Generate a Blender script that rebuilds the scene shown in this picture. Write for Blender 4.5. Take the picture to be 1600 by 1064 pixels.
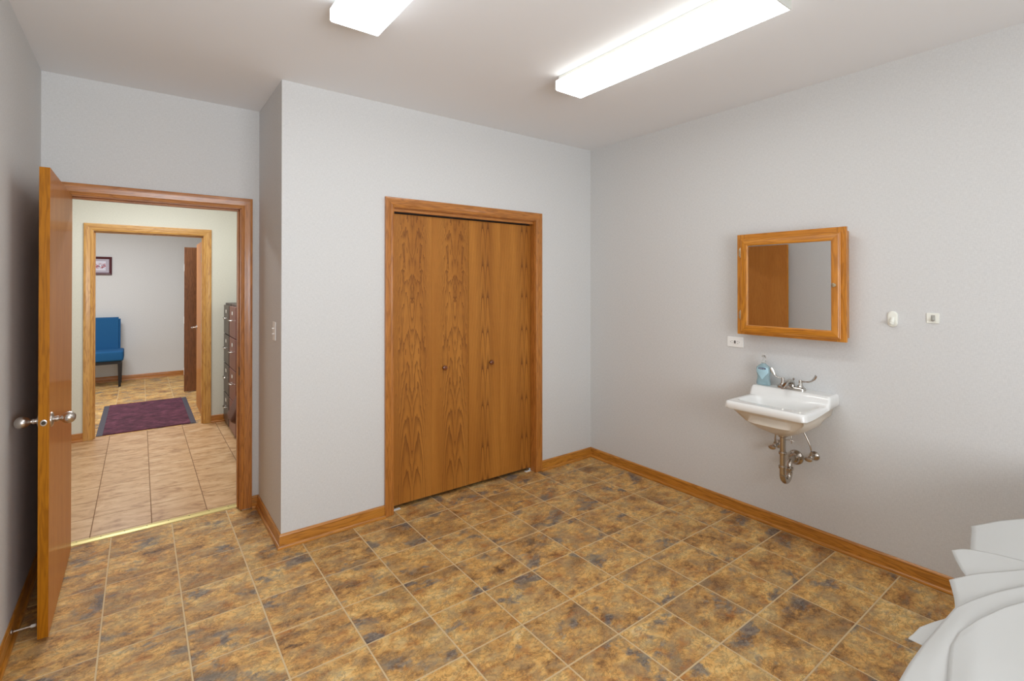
import bpy, bmesh, math, random
from mathutils import Vector, Matrix
random.seed(4)
for o in list(bpy.data.objects): bpy.data.objects.remove(o)
C = bpy.context.scene.collection
R = math.radians

# ------------------------------------------------------------------ camera, light, exposure
YAW = 53.027
cam = bpy.data.cameras.new('camera'); camo = bpy.data.objects.new('camera', cam); C.objects.link(camo)
camo.location = (0, 0, 1.545); camo.rotation_euler = (R(90.281), 0, R(YAW - 90))
cam.sensor_width = 36; cam.lens = 772.42 * 36 / 1600; cam.shift_y = -(532 - 440.09) / 1600
cam.clip_start = .02; bpy.context.scene.camera = camo
w = bpy.data.worlds.new('world'); bpy.context.scene.world = w; w.use_nodes = True
w.node_tree.nodes['Background'].inputs[0].default_value = (.95, .97, 1, 1)
w.node_tree.nodes['Background'].inputs[1].default_value = .35
vs = bpy.context.scene.view_settings
vs.view_transform = 'Standard'; vs.look = 'None'; vs.gamma = 1; vs.use_curve_mapping = False
vs.exposure = .34
LENS_WARM, LENS_COOL = 9.0, 7.0

def area(name, loc, rot, sx, sy, power, col):
    l = bpy.data.lights.new(name, 'AREA'); l.shape = 'RECTANGLE'; l.size = sx; l.size_y = sy
    l.energy = power; l.color = col
    o = bpy.data.objects.new(name, l); C.objects.link(o); o.location = loc; o.rotation_euler = rot
    return o
# added fill lamp at an assumed window behind the camera; ceiling lights of the corridor and of the room beyond it
area('added_window_fill', (.9, -1.93, 1.45), (R(90), 0, 0), 1.7, 1.3, 54, (.88, .93, .985))
# added fill lamp behind the camera, aimed up and forward to brighten the ceiling
area('added_ceiling_fill', (.2, -.9, 1.6), (R(125), 0, 0), 1.0, 1.0, 12, (.89, .93, .975)).data.spread = R(110)
area('corridor_ceiling_light', (.15, 5.2, 2.70), (0, 0, 0), 1.2, .3, 31, (.93, .97, 1))
area('waiting_room_ceiling_light', (-.5, 8.1, 2.70), (0, 0, 0), 1.2, .6, 50, (.92, .96, 1))

# ------------------------------------------------------------------ helpers
def s2l(r, g, b):
    f = lambda c: (c / 255 / 12.92) if c / 255 <= .04045 else ((c / 255 + .055) / 1.055) ** 2.4
    return (f(r), f(g), f(b), 1)

def mat(name, col=(200, 200, 200), rough=.5, metal=0, **kw):
    m = bpy.data.materials.new(name); m.use_nodes = True
    p = m.node_tree.nodes['Principled BSDF']
    p.inputs['Base Color'].default_value = s2l(*col); p.inputs['Roughness'].default_value = rough
    p.inputs['Metallic'].default_value = metal
    for k, v in kw.items(): p.inputs[k.replace('_', ' ')].default_value = v
    return m

class NB:
    def __init__(s, m): s.m = m; s.t = m.node_tree; s.p = s.t.nodes['Principled BSDF']
    def node(s, ty, **ins):
        n = s.t.nodes.new(ty)
        for k, v in ins.items(): s.put(n.inputs[k], v)
        return n
    def put(s, sock, v):
        if isinstance(v, bpy.types.NodeSocket): s.t.links.new(v, sock)
        else: sock.default_value = v
    def m_(s, op, a, b=0.0, c=None):
        n = s.t.nodes.new('ShaderNodeMath'); n.operation = op; s.put(n.inputs[0], a); s.put(n.inputs[1], b)
        if c is not None: s.put(n.inputs[2], c)
        return n.outputs[0]
    def coord(s, which='Object'): return s.t.nodes.new('ShaderNodeTexCoord').outputs[which]
    def sep(s, v):
        n = s.t.nodes.new('ShaderNodeSeparateXYZ'); s.put(n.inputs[0], v); return n.outputs
    def comb(s, x, y, z=0.0):
        n = s.t.nodes.new('ShaderNodeCombineXYZ'); s.put(n.inputs[0], x); s.put(n.inputs[1], y); s.put(n.inputs[2], z); return n.outputs[0]
    def noise(s, v, scale=5, detail=4, rough=.5, dist=0, w=None):
        n = s.t.nodes.new('ShaderNodeTexNoise')
        if w is not None: n.noise_dimensions = '4D'; s.put(n.inputs['W'], w)
        s.put(n.inputs['Vector'], v); n.inputs['Scale'].default_value = scale; n.inputs['Detail'].default_value = detail
        n.inputs['Roughness'].default_value = rough; n.inputs['Distortion'].default_value = dist
        return n.outputs['Fac']
    def ramp(s, f, stops, interp='LINEAR'):
        n = s.t.nodes.new('ShaderNodeValToRGB'); s.put(n.inputs[0], f); e = n.color_ramp.elements
        n.color_ramp.interpolation = interp
        while len(e) < len(stops): e.new(.5)
        for i, (p, c) in enumerate(stops): e[i].position = p; e[i].color = s2l(*c) if len(c) == 3 else c
        return n.outputs[0]
    def mix(s, f, a, b, mode='MIX'):
        n = s.t.nodes.new('ShaderNodeMix'); n.data_type = 'RGBA'; n.blend_type = mode
        s.put(n.inputs[0], f); s.put(n.inputs[6], a); s.put(n.inputs[7], b); return n.outputs[2]
    def bump(s, h, strength=.1, dist=.002):
        n = s.node('ShaderNodeBump', Height=h, Strength=strength, Distance=dist); s.t.links.new(n.outputs[0], s.p.inputs['Normal'])

def mapr(b, f, lo, hi):
    return b.m_('MINIMUM', b.m_('MAXIMUM', b.m_('DIVIDE', b.m_('SUBTRACT', f, lo), hi - lo), 0.0), 1.0)

def oak(name, base=(178, 112, 50), dark=(132, 76, 28), light=(205, 142, 76), rough=.34, coat=.25, grain=1.0):
    m = mat(name, base, rough); b = NB(m)
    m.node_tree.nodes['Principled BSDF'].inputs['Coat Weight'].default_value = coat
    m.node_tree.nodes['Principled BSDF'].inputs['Coat Roughness'].default_value = .12
    uv = b.sep(b.coord('UV')); u, v = uv[0], uv[1]
    rnd = b.t.nodes.new('ShaderNodeObjectInfo').outputs['Random']
    w_ = b.m_('MULTIPLY', rnd, 31.0)
    n1 = b.noise(b.comb(b.m_('MULTIPLY', u, 1.1), b.m_('MULTIPLY', v, 13.0)), 1.6, 3, .55, .5, w=w_)
    rings = b.m_('SINE', b.m_('MULTIPLY', n1, 58.0))
    rings = b.m_('POWER', b.m_('MULTIPLY_ADD', rings, .5, .5), 2.2)
    n2 = b.noise(b.comb(b.m_('MULTIPLY', u, 12.0), b.m_('MULTIPLY', v, 420.0)), 1.0, 3, .6, 0, w=w_)
    n3 = b.noise(b.comb(b.m_('MULTIPLY', u, 1.2), b.m_('MULTIPLY', v, 9.0)), 1.0, 2, .5, 0, w=w_)
    c = b.mix(n3, s2l(*base), s2l(*light))
    c = b.mix(b.m_('MULTIPLY', rings, .5 * grain), c, s2l(*dark))
    c = b.mix(b.m_('MULTIPLY', mapr(b, n2, .52, .72), .5 * grain), c, s2l(*dark))
    b.put(b.p.inputs['Base Color'], c); b.bump(n2, .12, .0006)
    return m

def slate_tile():
    m = mat('slate_pattern_tile', rough=.45, Specular_IOR_Level=.3); b = NB(m)
    co = b.coord(); rnd = b.t.nodes.new('ShaderNodeObjectInfo').outputs['Random']
    w_ = b.m_('MULTIPLY', rnd, 67.0)
    xyz = b.sep(co); st = b.comb(xyz[0], b.m_('MULTIPLY', xyz[1], 1.45), xyz[2])
    big = b.noise(st, 5.0, 6, .64, .5, w=w_)
    mid = b.noise(st, 26, 5, .7, .5, w=b.m_('ADD', w_, 9.0))
    fine = b.noise(st, 120, 3, .7, 0, w=w_)
    blue = b.noise(st, 4.6, 5, .6, .4, w=b.m_('ADD', w_, 21.0))
    f = b.m_('ADD', b.m_('MULTIPLY', big, .6), b.m_('ADD', b.m_('MULTIPLY', mid, .34), b.m_('MULTIPLY', fine, .10)))
    c = b.ramp(f, [(.37, (92, 66, 48)), (.43, (152, 110, 64)), (.475, (198, 148, 84)), (.53, (224, 174, 102)), (.60, (236, 198, 128)), (.69, (236, 212, 168))])
    c = b.mix(b.m_('MULTIPLY', mapr(b, b.m_('ADD', b.m_('MULTIPLY', b.noise(st, 3.2, 4, .6, .4, w=b.m_('ADD', w_, 55.0)), .7), b.m_('MULTIPLY', mid, .3)), .51, .62), .62), c, b.ramp(fine, [(.35, (92, 62, 40)), (.6, (150, 112, 76))]))
    rust = b.noise(st, 9, 3, .6, .2, w=b.m_('ADD', w_, 40.0))
    c = b.mix(b.m_('MULTIPLY', mapr(b, rust, .54, .66), .5), c, s2l(162, 88, 34))
    c = b.mix(b.m_('MULTIPLY', mapr(b, b.m_('ADD', b.m_('MULTIPLY', blue, .78), b.m_('MULTIPLY', mid, .22)), .545, .60), .85), c,
              b.ramp(mid, [(.36, (62, 62, 70)), (.5, (104, 102, 104)), (.66, (160, 150, 134))]))
    crack = b.noise(st, 13, 8, .72, 1.2, w=b.m_('ADD', w_, 3.0))
    ck = b.m_('SUBTRACT', 1.0, mapr(b, b.m_('ABSOLUTE', b.m_('SUBTRACT', crack, .5)), 0.0, .030))
    c = b.mix(b.m_('MULTIPLY', ck, .55), c, s2l(60, 42, 30))
    og = b.noise(st, 11, 6, .68, .6, w=b.m_('ADD', w_, 71.0))
    c = b.mix(b.m_('MULTIPLY', mapr(b, og, .46, .60), .48), c, s2l(150, 134, 108))
    b.put(b.p.inputs['Base Color'], c)
    b.put(b.p.inputs['Roughness'], b.m_('MULTIPLY_ADD', mid, .25, .46))
    b.bump(b.m_('ADD', mid, b.m_('MULTIPLY', fine, .3)), .28, .003)
    return m

def hall_tile():
    m = mat('sand_tile', rough=.38); b = NB(m)
    co = b.coord(); rnd = b.t.nodes.new('ShaderNodeObjectInfo').outputs['Random']; w_ = b.m_('MULTIPLY', rnd, 40.0)
    x = b.sep(co); st = b.comb(b.m_('MULTIPLY', x[0], .45), b.m_('ADD', x[1], b.m_('MULTIPLY', x[0], .12)), x[2])
    n = b.noise(st, 16, 6, .62, .8, w=w_); n2 = b.noise(co, 3.0, 3, .5, 0, w=w_)
    c = b.ramp(n, [(.34, (158, 116, 76)), (.48, (200, 160, 116)), (.60, (216, 180, 138)), (.7, (222, 192, 152))])
    c = b.mix(b.m_('MULTIPLY', n2, .35), c, s2l(196, 146, 96))
    b.put(b.p.inputs['Base Color'], c); b.bump(n, .1, .001)
    return m

def wallpaint(name, col):
    m = mat(name, col, .75); b = NB(m); co = b.coord()
    x = b.sep(co)
    n1 = b.noise(b.comb(b.m_('MULTIPLY', b.m_('ADD', x[0], x[1]), 60.0), b.m_('MULTIPLY', x[2], 320.0)), 1.0, 2, .5)
    n2 = b.noise(b.comb(b.m_('MULTIPLY', b.m_('ADD', x[0], x[1]), 320.0), b.m_('MULTIPLY', x[2], 60.0)), 1.0, 2, .5)
    lin = b.m_('ADD', n1, n2)
    d = tuple(int(v * .955) for v in col)
    b.put(b.p.inputs['Base Color'], b.mix(mapr(b, lin, .75, 1.25), s2l(*d), s2l(*col)))
    b.bump(lin, .12, .0008)
    return m

def veneer(name, style):
    """flat-sawn oak veneer, book-matched about a line in each panel"""
    m = mat(name, rough=.36); b = NB(m)
    b.p.inputs['Coat Weight'].default_value = .0; b.p.inputs['Roughness'].default_value = .5; b.p.inputs['Specular IOR Level'].default_value = .35
    x = b.sep(b.coord()); px, pz = x[0], x[2]
    xc = .122 if style == 'wild' else .135
    u = b.m_('ABSOLUTE', b.m_('SUBTRACT', px, xc))
    wob = b.noise(b.comb(b.m_('MULTIPLY', u, 9.0), b.m_('MULTIPLY', pz, 1.1)), 1.0, 2, .5)
    if style == 'wild':
        d = b.m_('SUBTRACT', u, .042)
        par = b.m_('MULTIPLY', b.m_('MULTIPLY', d, d), 620.0)
        n = b.noise(b.comb(b.m_('MULTIPLY', u, 19.0), b.m_('MULTIPLY', pz, 3.6)), 1.0, 3, .55, .4)
        amp = b.m_('MULTIPLY_ADD', mapr(b, pz, .1, 1.5), 3.4, 1.8)
        h = b.m_('ADD', b.m_('ADD', par, b.m_('MULTIPLY', n, amp)), b.m_('ADD', b.m_('MULTIPLY', pz, 3.6), b.m_('MULTIPLY', wob, 3.0)))
    else:
        d = b.m_('SUBTRACT', u, .024)
        par = b.m_('MULTIPLY', b.m_('MULTIPLY', d, d), -1700.0)
        far = b.m_('MULTIPLY', b.m_('MAXIMUM', b.m_('SUBTRACT', u, .045), 0.0), -40.0)
        n = b.noise(b.comb(b.m_('MULTIPLY', u, 22.0), b.m_('MULTIPLY', pz, 2.2)), 1.0, 2, .5)
        zz = b.noise(b.comb(0.0, b.m_('MULTIPLY', pz, 1.7)), 1.0, 2, .5)
        h = b.m_('ADD', b.m_('ADD', b.m_('MAXIMUM', par, -3.6), far), b.m_('ADD', b.m_('MULTIPLY', pz, -3.6), b.m_('ADD', b.m_('MULTIPLY', n, .5), b.m_('MULTIPLY', zz, 1.6))))
    fr = b.m_('FRACT', h)
    fade = b.m_('SUBTRACT', 1.0, b.m_('MULTIPLY', mapr(b, u, .052, .085) if style != 'wild' else mapr(b, u, .10, .15), .8))
    line = b.m_('POWER', fr, 2.4 if style == 'wild' else 3.2)
    pores = b.noise(b.comb(b.m_('MULTIPLY', px, 520.0), b.m_('MULTIPLY', pz, 13.0)), 1.0, 3, .6)
    tone = b.noise(b.comb(b.m_('MULTIPLY', px, 7.0), b.m_('MULTIPLY', pz, .8)), 1.0, 2, .5)
    c = b.mix(mapr(b, tone, .3, .7), s2l(164, 102, 34), s2l(192, 128, 52))
    c = b.mix(b.m_('MULTIPLY', b.m_('MULTIPLY', line, fade), .8 if style == 'wild' else .95), c, s2l(104, 58, 16))
    c = b.mix(b.m_('MULTIPLY', mapr(b, pores, .5, .74), .34), c, s2l(104, 60, 22))
    b.put(b.p.inputs['Base Color'], c); b.bump(pores, .1, .0005)
    return m

M = {}
M['oak'] = oak('honey_oak', (178, 112, 40))
M['oak_casing'] = oak('oak_casing', (176, 108, 42), (128, 72, 20), (198, 132, 62))
M['oak_hall'] = oak('oak_casing_corridor', (196, 140, 66), (150, 92, 36), (220, 172, 96))
M['oak_base'] = oak('oak_baseboard', (186, 118, 36), (128, 74, 14), (212, 146, 58))
M['oak_cab'] = oak('oak_cabinet', (196, 122, 32), (142, 80, 16), (216, 146, 50), .32, .2)
M['oak_door'] = oak('oak_door_face', (190, 116, 46), (158, 90, 32), (212, 142, 66), .5, .14, .45)
M['oak_edge'] = oak('oak_door_edge', (168, 104, 12), (126, 72, 6), (184, 118, 20), .45, .05)
M['oak_edge'].node_tree.nodes['Principled BSDF'].inputs['Specular IOR Level'].default_value = .15
M['oak_door'].node_tree.nodes['Principled BSDF'].inputs['Specular IOR Level'].default_value = .3
M['dark_door'] = oak('brown_oak_door', (122, 74, 40), (84, 48, 24), (142, 90, 52), .4, .1)
M['veneer_wild'] = veneer('wild_oak_veneer', 'wild'); M['veneer_arch'] = veneer('arched_oak_veneer', 'arch')
M['wall'] = wallpaint('grey_wallpaper', (221, 221, 220))
M['hallwall'] = wallpaint('cream_wallpaper', (224, 222, 208))
M['ceiling'] = mat('ceiling_paint', (238, 239, 241), .85)
M['grout'] = mat('tan_grout', (212, 186, 144), .8)
M['hallgrout'] = mat('brown_grout', (128, 92, 60), .8)
M['slate'] = slate_tile(); M['halltile'] = hall_tile()
M['brass'] = mat('pale_brass', (226, 208, 138), .35, .55)
M['nickel'] = mat('satin_nickel', (206, 200, 194), .28, 1)
M['chrome'] = mat('chrome', (200, 196, 190), .12, 1)
M['pipe'] = mat('worn_chrome_pipe', (192, 184, 174), .24, 1)
M['knob_brass'] = mat('nickel_knob', (214, 200, 170), .2, 1)
M['darkmetal'] = mat('dark_screw', (70, 62, 50), .5, .6)
M['mirror'] = mat('mirror_silver', (235, 235, 235), .0, 1)
M['porcelain'] = mat('white_porcelain', (240, 240, 237), .12, 0, Coat_Weight=.4)
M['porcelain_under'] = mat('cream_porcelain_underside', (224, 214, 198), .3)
M['plate'] = mat('white_plastic', (248, 248, 245), .35)
M['ivory'] = mat('ivory_plastic', (242, 242, 232), .4)
M['slot'] = mat('dark_slot', (60, 48, 40), .6)
M['greyplastic'] = mat('grey_plastic_hook', (168, 166, 158), .4)
M['lensw'] = mat('warm_lens', (245, 240, 225), .4, 0, Emission_Color=(.89, .93, .93, 1), Emission_Strength=LENS_WARM)
M['lensc'] = mat('cool_lens', (245, 245, 245), .4, 0, Emission_Color=(.88, .93, .97, 1), Emission_Strength=LENS_COOL)
M['lensw_side'] = mat('warm_lens_side', (245, 240, 225), .4, 0, Emission_Color=(.90, .93, .93, 1), Emission_Strength=LENS_WARM * .2)
M['lensc_side'] = mat('cool_lens_side', (245, 245, 245), .4, 0, Emission_Color=(.88, .93, .97, 1), Emission_Strength=LENS_COOL * .26)
M['endcap'] = mat('lens_end_cap', (200, 200, 192), .5)
M['pan'] = mat('white_enamel', (224, 222, 214), .4)
M['knobwood'] = mat('brown_wood_knob', (112, 58, 26), .3, Coat_Weight=.4)
M['rubber'] = mat('white_rubber', (215, 212, 205), .6)
M['bluefab'] = mat('blue_upholstery', (6, 84, 134), .8)
M['blackwood'] = mat('black_wood', (22, 18, 18), .4)
M['cab_red'] = mat('red_brown_enamel', (126, 78, 70), .35)
M['cab_grey'] = mat('grey_brown_enamel', (76, 64, 60), .35)
M['cab_side'] = mat('dark_brown_enamel', (64, 48, 46), .4)
M['leather'] = mat('brown_leather', (88, 50, 36), .45)
M['blackplastic'] = mat('black_plastic', (25, 25, 27), .5)
M['burgundy'] = mat('burgundy_frame', (78, 26, 36), .35)
M['matboard'] = mat('lilac_matboard', (186, 178, 192), .8)
M['vinyl'] = mat('beige_vinyl', (150, 140, 128), .5)
M['tablebody'] = mat('table_laminate', (196, 188, 172), .5)
M['soap'] = mat('blue_soap', (196, 226, 234), .08, 0, Transmission_Weight=.6, IOR=1.35)
M['soaplabel'] = mat('soap_label', (178, 214, 226), .35)
M['soapnavy'] = mat('navy_print', (24, 44, 92), .4)
M['soapwhite'] = mat('white_print', (235, 240, 245), .4)
M['clearcap'] = mat('clear_plastic', (240, 240, 236), .1, 0, Transmission_Weight=.7, IOR=1.3)
m = mat('exam_paper', (240, 240, 238), .8); b = NB(m); n = b.noise(b.coord(), 300, 3, .6); b.bump(n, .12, .0005)
b.p.inputs['Base Color'].default_value = s2l(192, 191, 187); M['paper'] = m
m = mat('burgundy_mat', (84, 40, 56), .95); b = NB(m); n = b.noise(b.coord(), 9, 5, .7, .5)
b.put(b.p.inputs['Base Color'], b.ramp(n, [(.35, (58, 24, 40)), (.55, (92, 44, 62)), (.7, (118, 66, 84))])); b.bump(b.noise(b.coord(), 260, 3), .5, .003); M['mat'] = m
M['matedge'] = mat('grey_rubber_edge', (70, 66, 76), .7)
m = mat('art_print', (225, 222, 235), .7); b = NB(m); x = b.sep(b.coord())
n = b.noise(b.comb(b.m_('MULTIPLY', x[0], 22.0), b.m_('MULTIPLY', x[2], 34.0)), 1, 3, .6)
band = b.m_('SUBTRACT', 1.0, mapr(b, b.m_('ABSOLUTE', x[2]), .02, .055))
c = b.mix(b.m_('MULTIPLY', mapr(b, n, .45, .58), band), s2l(222, 222, 236), s2l(186, 104, 112))
c = b.mix(b.m_('MULTIPLY', mapr(b, b.noise(b.comb(b.m_('MULTIPLY', x[0], 40.0), b.m_('MULTIPLY', x[2], 50.0), 7.0), 1, 2), .54, .62), band), c, s2l(70, 50, 80))
b.put(b.p.inputs['Base Color'], c); M['art'] = m

def tag(o, label=None, cat=None, group=None, kind=None):
    if label: o['label'] = label
    if cat: o['category'] = cat
    if group: o['group'] = group
    if kind: o['kind'] = kind
    return o
def empty(name, loc=(0, 0, 0), rz=0, **kw):
    o = bpy.data.objects.new(name, None); C.objects.link(o); o.location = loc; o.rotation_euler.z = rz
    o.empty_display_size = .05
    return tag(o, **kw)
def link(name, bm, m, parent=None, smooth=False, bevel=0, loc=None, keep=False, seg=2):
    """world-space bmesh -> object; if parent has a location the mesh is made local to it"""
    me = bpy.data.meshes.new(name)
    off = Vector((0, 0, 0))
    if parent is not None:
        p = parent
        while p is not None: off += Vector(p.location); p = p.parent
    if loc is not None: loc = Vector(loc)
    origin = loc if loc is not None else off
    if not keep: bmesh.ops.translate(bm, verts=bm.verts, vec=-origin)
    bmesh.ops.recalc_face_normals(bm, faces=bm.faces)
    bm.to_mesh(me); bm.free()
    for mm in (m if isinstance(m, (list, tuple)) else [m]): me.materials.append(mm)
    if smooth:
        for p in me.polygons: p.use_smooth = True
        me.set_sharp_from_angle(angle=R(smooth if smooth is not True else 40))
    o = bpy.data.objects.new(name, me); C.objects.link(o)
    if parent is not None: o.parent = parent
    o.location = origin - off
    if bevel:
        md = o.modifiers.new('bevel', 'BEVEL'); md.width = bevel; md.segments = seg; md.limit_method = 'ANGLE'; md.angle_limit = R(35)
    return o
def B(): return bmesh.new()
def uvl(bm): return bm.loops.layers.uv.verify()
def box(bm, x0, x1, y0, y1, z0, z1, axis=2, mi=0):
    """box with uv: u runs along 'axis' (the grain)"""
    vs_ = [bm.verts.new((x, y, z)) for x in (x0, x1) for y in (y0, y1) for z in (z0, z1)]
    L = uvl(bm); fs = []
    for q in ((0, 1, 3, 2), (4, 6, 7, 5), (0, 4, 5, 1), (2, 3, 7, 6), (0, 2, 6, 4), (1, 5, 7, 3)):
        f = bm.faces.new([vs_[i] for i in q]); f.material_index = mi; fs.append(f)
        for l in f.loops:
            c = l.vert.co; o_ = [c[i] for i in range(3) if i != axis]
            l[L].uv = (c[axis], o_[0] + o_[1])
    return fs
def bx(name, x0, x1, y0, y1, z0, z1, m, parent=None, bevel=0, axis=2, **kw):
    bm = B(); box(bm, x0, x1, y0, y1, z0, z1, axis); return link(name, bm, m, parent, bevel=bevel, **kw)
def sweep_segments(pts, nrm, prof, closed=False, flip=1):
    """prof [(w,d)]: w along side vector, d along nrm. returns a bmesh per segment, mitred at the joints"""
    pts = [Vector(p) for p in pts]; nrm = Vector(nrm).normalized(); n = len(pts); out = []
    def side(i, j): return (nrm.cross((pts[j] - pts[i]).normalized())) * flip
    segs = [(i, (i + 1) % n) for i in range(n if closed else n - 1)]
    sd = [side(i, j) for i, j in segs]
    def miter(k0, k1):
        a, b_ = sd[k0], sd[k1]; s_ = a + b_; return s_ / (s_.length_squared / 2) if s_.length > 1e-6 else a
    for k, (i, j) in enumerate(segs):
        if closed: m0 = miter(k - 1, k); m1 = miter(k, (k + 1) % len(segs))
        else: m0 = sd[k] if k == 0 else miter(k - 1, k); m1 = sd[k] if k == len(segs) - 1 else miter(k, k + 1)
        bm = B(); L = uvl(bm); dirv = (pts[j] - pts[i]).normalized()
        va = [bm.verts.new(pts[i] + m0 * w_ + nrm * d) for w_, d in prof]
        vb = [bm.verts.new(pts[j] + m1 * w_ + nrm * d) for w_, d in prof]
        acc = [0.0]
        for q in range(len(prof)):
            a, c = prof[q], prof[(q + 1) % len(prof)]; acc.append(acc[-1] + math.hypot(a[0] - c[0], a[1] - c[1]))
        for q in range(len(prof)):
            r = (q + 1) % len(prof); f = bm.faces.new((va[q], va[r], vb[r], vb[q]))
            for l, vv in zip(f.loops, (acc[q], acc[q + 1], acc[q + 1], acc[q])):
                l[L].uv = ((l.vert.co - pts[i]).dot(dirv) + k * 3.3, vv + k * .37)
        for cap in (va, vb):
            f = bm.faces.new(cap)
            for l in f.loops: l[L].uv = (0, l.vert.co.z)
        out.append(bm)
    return out
def lathe(bm, prof, center, axis='z', seg=24, mi=0, sx=1, sy=1):
    """prof [(r,h)] around axis"""
    c = Vector(center); rings = []
    ax = {'x': (Vector((0, 1, 0)), Vector((0, 0, 1)), Vector((1, 0, 0))), 'y': (Vector((0, 0, 1)), Vector((1, 0, 0)), Vector((0, 1, 0))),
          'z': (Vector((1, 0, 0)), Vector((0, 1, 0)), Vector((0, 0, 1)))}[axis] if isinstance(axis, str) else axis
    for r, h in prof:
        if r < 1e-5: rings.append([bm.verts.new(c + ax[2] * h)])
        else: rings.append([bm.verts.new(c + ax[0] * (r * sx * math.cos(2 * math.pi * k / seg)) + ax[1] * (r * sy * math.sin(2 * math.pi * k / seg)) + ax[2] * h) for k in range(seg)])
    for a, b_ in zip(rings, rings[1:]):
        for k in range(seg):
            k2 = (k + 1) % seg
            if len(a) == 1 and len(b_) == 1: continue
            if len(a) == 1: f = bm.faces.new((a[0], b_[k], b_[k2]))
            elif len(b_) == 1: f = bm.faces.new((a[k], b_[0], a[k2]))
            else: f = bm.faces.new((a[k], b_[k], b_[k2], a[k2]))
            f.material_index = mi
    for rg in (rings[0], rings[-1]):
        if len(rg) > 1: bm.faces.new(rg)
def tube(bm, pts, rad, seg=14, flat=None, up=(0, 0, 1), sub=6):
    """smooth tube through pts; rad list; flat: list of factors squashing along 'up'"""
    P = [Vector(p) for p in pts]; n = len(P); rad = rad if isinstance(rad, (list, tuple)) else [rad] * n
    flat = flat or [1] * n
    pp, rr, ff = [], [], []
    def cr(a, b_, c, d, t): return .5 * ((2 * b_) + (c - a) * t + (2 * a - 5 * b_ + 4 * c - d) * t * t + (3 * b_ - a - 3 * c + d) * t ** 3)
    for i in range(n - 1):
        a, b_, c, d = P[max(i - 1, 0)], P[i], P[i + 1], P[min(i + 2, n - 1)]
        for k in range(sub):
            t = k / sub; pp.append(cr(a, b_, c, d, t)); rr.append(rad[i] * (1 - t) + rad[i + 1] * t); ff.append(flat[i] * (1 - t) + flat[i + 1] * t)
    pp.append(P[-1]); rr.append(rad[-1]); ff.append(flat[-1])
    rings = []; U = Vector(up)
    for i, p in enumerate(pp):
        tg = (pp[min(i + 1, len(pp) - 1)] - pp[max(i - 1, 0)]).normalized()
        s_ = tg.cross(U)
        if s_.length < .05: s_ = tg.cross(Vector((0, 1, 0)) if abs(tg.y) < .9 else Vector((1, 0, 0)))
        s_.normalize(); u_ = s_.cross(tg).normalized()
        rings.append([bm.verts.new(p + s_ * rr[i] * math.cos(2 * math.pi * k / seg) + u_ * rr[i] * ff[i] * math.sin(2 * math.pi * k / seg)) for k in range(seg)])
    for a, b_ in zip(rings, rings[1:]):
        for k in range(seg): bm.faces.new((a[k], b_[k], b_[(k + 1) % seg], a[(k + 1) % seg]))
    bm.faces.new(rings[0]); bm.faces.new(rings[-1])
def struct(o): o['kind'] = 'structure'; return o

# ------------------------------------------------------------------ dimensions (metres)
XL, XR, YC, YD, XRET, H = -.447, 3.244, 3.132, 3.8145, .664, 2.748
YF = -2.0                                       # wall behind the camera
YH0, YH1 = 3.95, 6.43                           # corridor between these faces
YW0, YW1 = 6.55, 10.10                          # waiting room
HX0, HX1 = -2.3, 1.5

# ------------------------------------------------------------------ floors
def tiles(parent, xg, yg, px, py, gap, m, x0, x1, y0, y1, use, th=.008, bev=.0012):
    cache = {}
    i0, i1 = math.floor((x0 - xg) / px), math.ceil((x1 - xg) / px)
    j0, j1 = math.floor((y0 - yg) / py), math.ceil((y1 - yg) / py)
    for j in range(j0, j1):
        for i in range(i0, i1):
            a0, a1 = max(xg + i * px, x0), min(xg + (i + 1) * px, x1)
            b0, b1 = max(yg + j * py, y0), min(yg + (j + 1) * py, y1)
            if a1 - a0 < .02 or b1 - b0 < .02 or not use(a0, a1, b0, b1): continue
            key = (round(a1 - a0, 3), round(b1 - b0, 3))
            if key not in cache:
                hw, hd = (a1 - a0 - gap) / 2, (b1 - b0 - gap) / 2
                bm = B(); lo = [bm.verts.new((sx * hw, sy * hd, -th)) for sx, sy in ((-1, -1), (1, -1), (1, 1), (-1, 1))]
                mi_ = [bm.verts.new((sx * hw, sy * hd, -bev)) for sx, sy in ((-1, -1), (1, -1), (1, 1), (-1, 1))]
                hi = [bm.verts.new((sx * (hw - bev), sy * (hd - bev), 0)) for sx, sy in ((-1, -1), (1, -1), (1, 1), (-1, 1))]
                for A, B_ in ((lo, mi_), (mi_, hi)):
                    for k in range(4): bm.faces.new((A[k], A[(k + 1) % 4], B_[(k + 1) % 4], B_[k]))
                bm.faces.new(hi)
                me = bpy.data.meshes.new('tile'); bm.to_mesh(me); bm.free(); me.materials.append(m); cache[key] = me
            o = bpy.data.objects.new('tile', cache[key]); C.objects.link(o); o.parent = parent
            o.location = ((a0 + a1) / 2, (b0 + b1) / 2, 0)

fl = struct(bx('floor', XL - .05, XR + .05, YF - .1, 3.888, -.12, -.0012, M['grout']))
def use_room(a0, a1, b0, b1):
    if b0 < 3.13: return True
    return a0 < XRET or (a1 > 1.33 and a0 < 2.62 and b0 < 3.27)
tiles(fl, .780, 1.165, .3051, .3030, .0066, M['slate'], XL, XR, -.95, 3.888, use_room)
hf = struct(bx('corridor_floor', HX0 - .1, HX1 + .1, 3.955, 6.50, -.12, -.0003, M['hallgrout']))
tiles(hf, .0665, 3.977, .3063, .3100, .0050, M['halltile'], -1.5, 1.5, 3.957, 6.50, lambda *a: True, bev=.0003)
wf = struct(bx('waiting_room_floor', HX0 - .1, HX1 + .3, 6.50, YW1 + .1, -.12, -.0012, M['grout']))
tiles(wf, .0665, 8.19, .3055, .3055, .0050, M['slate'], -1.8, 1.5, 6.502, YW1, lambda a0, a1, b0, b1: True)

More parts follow.
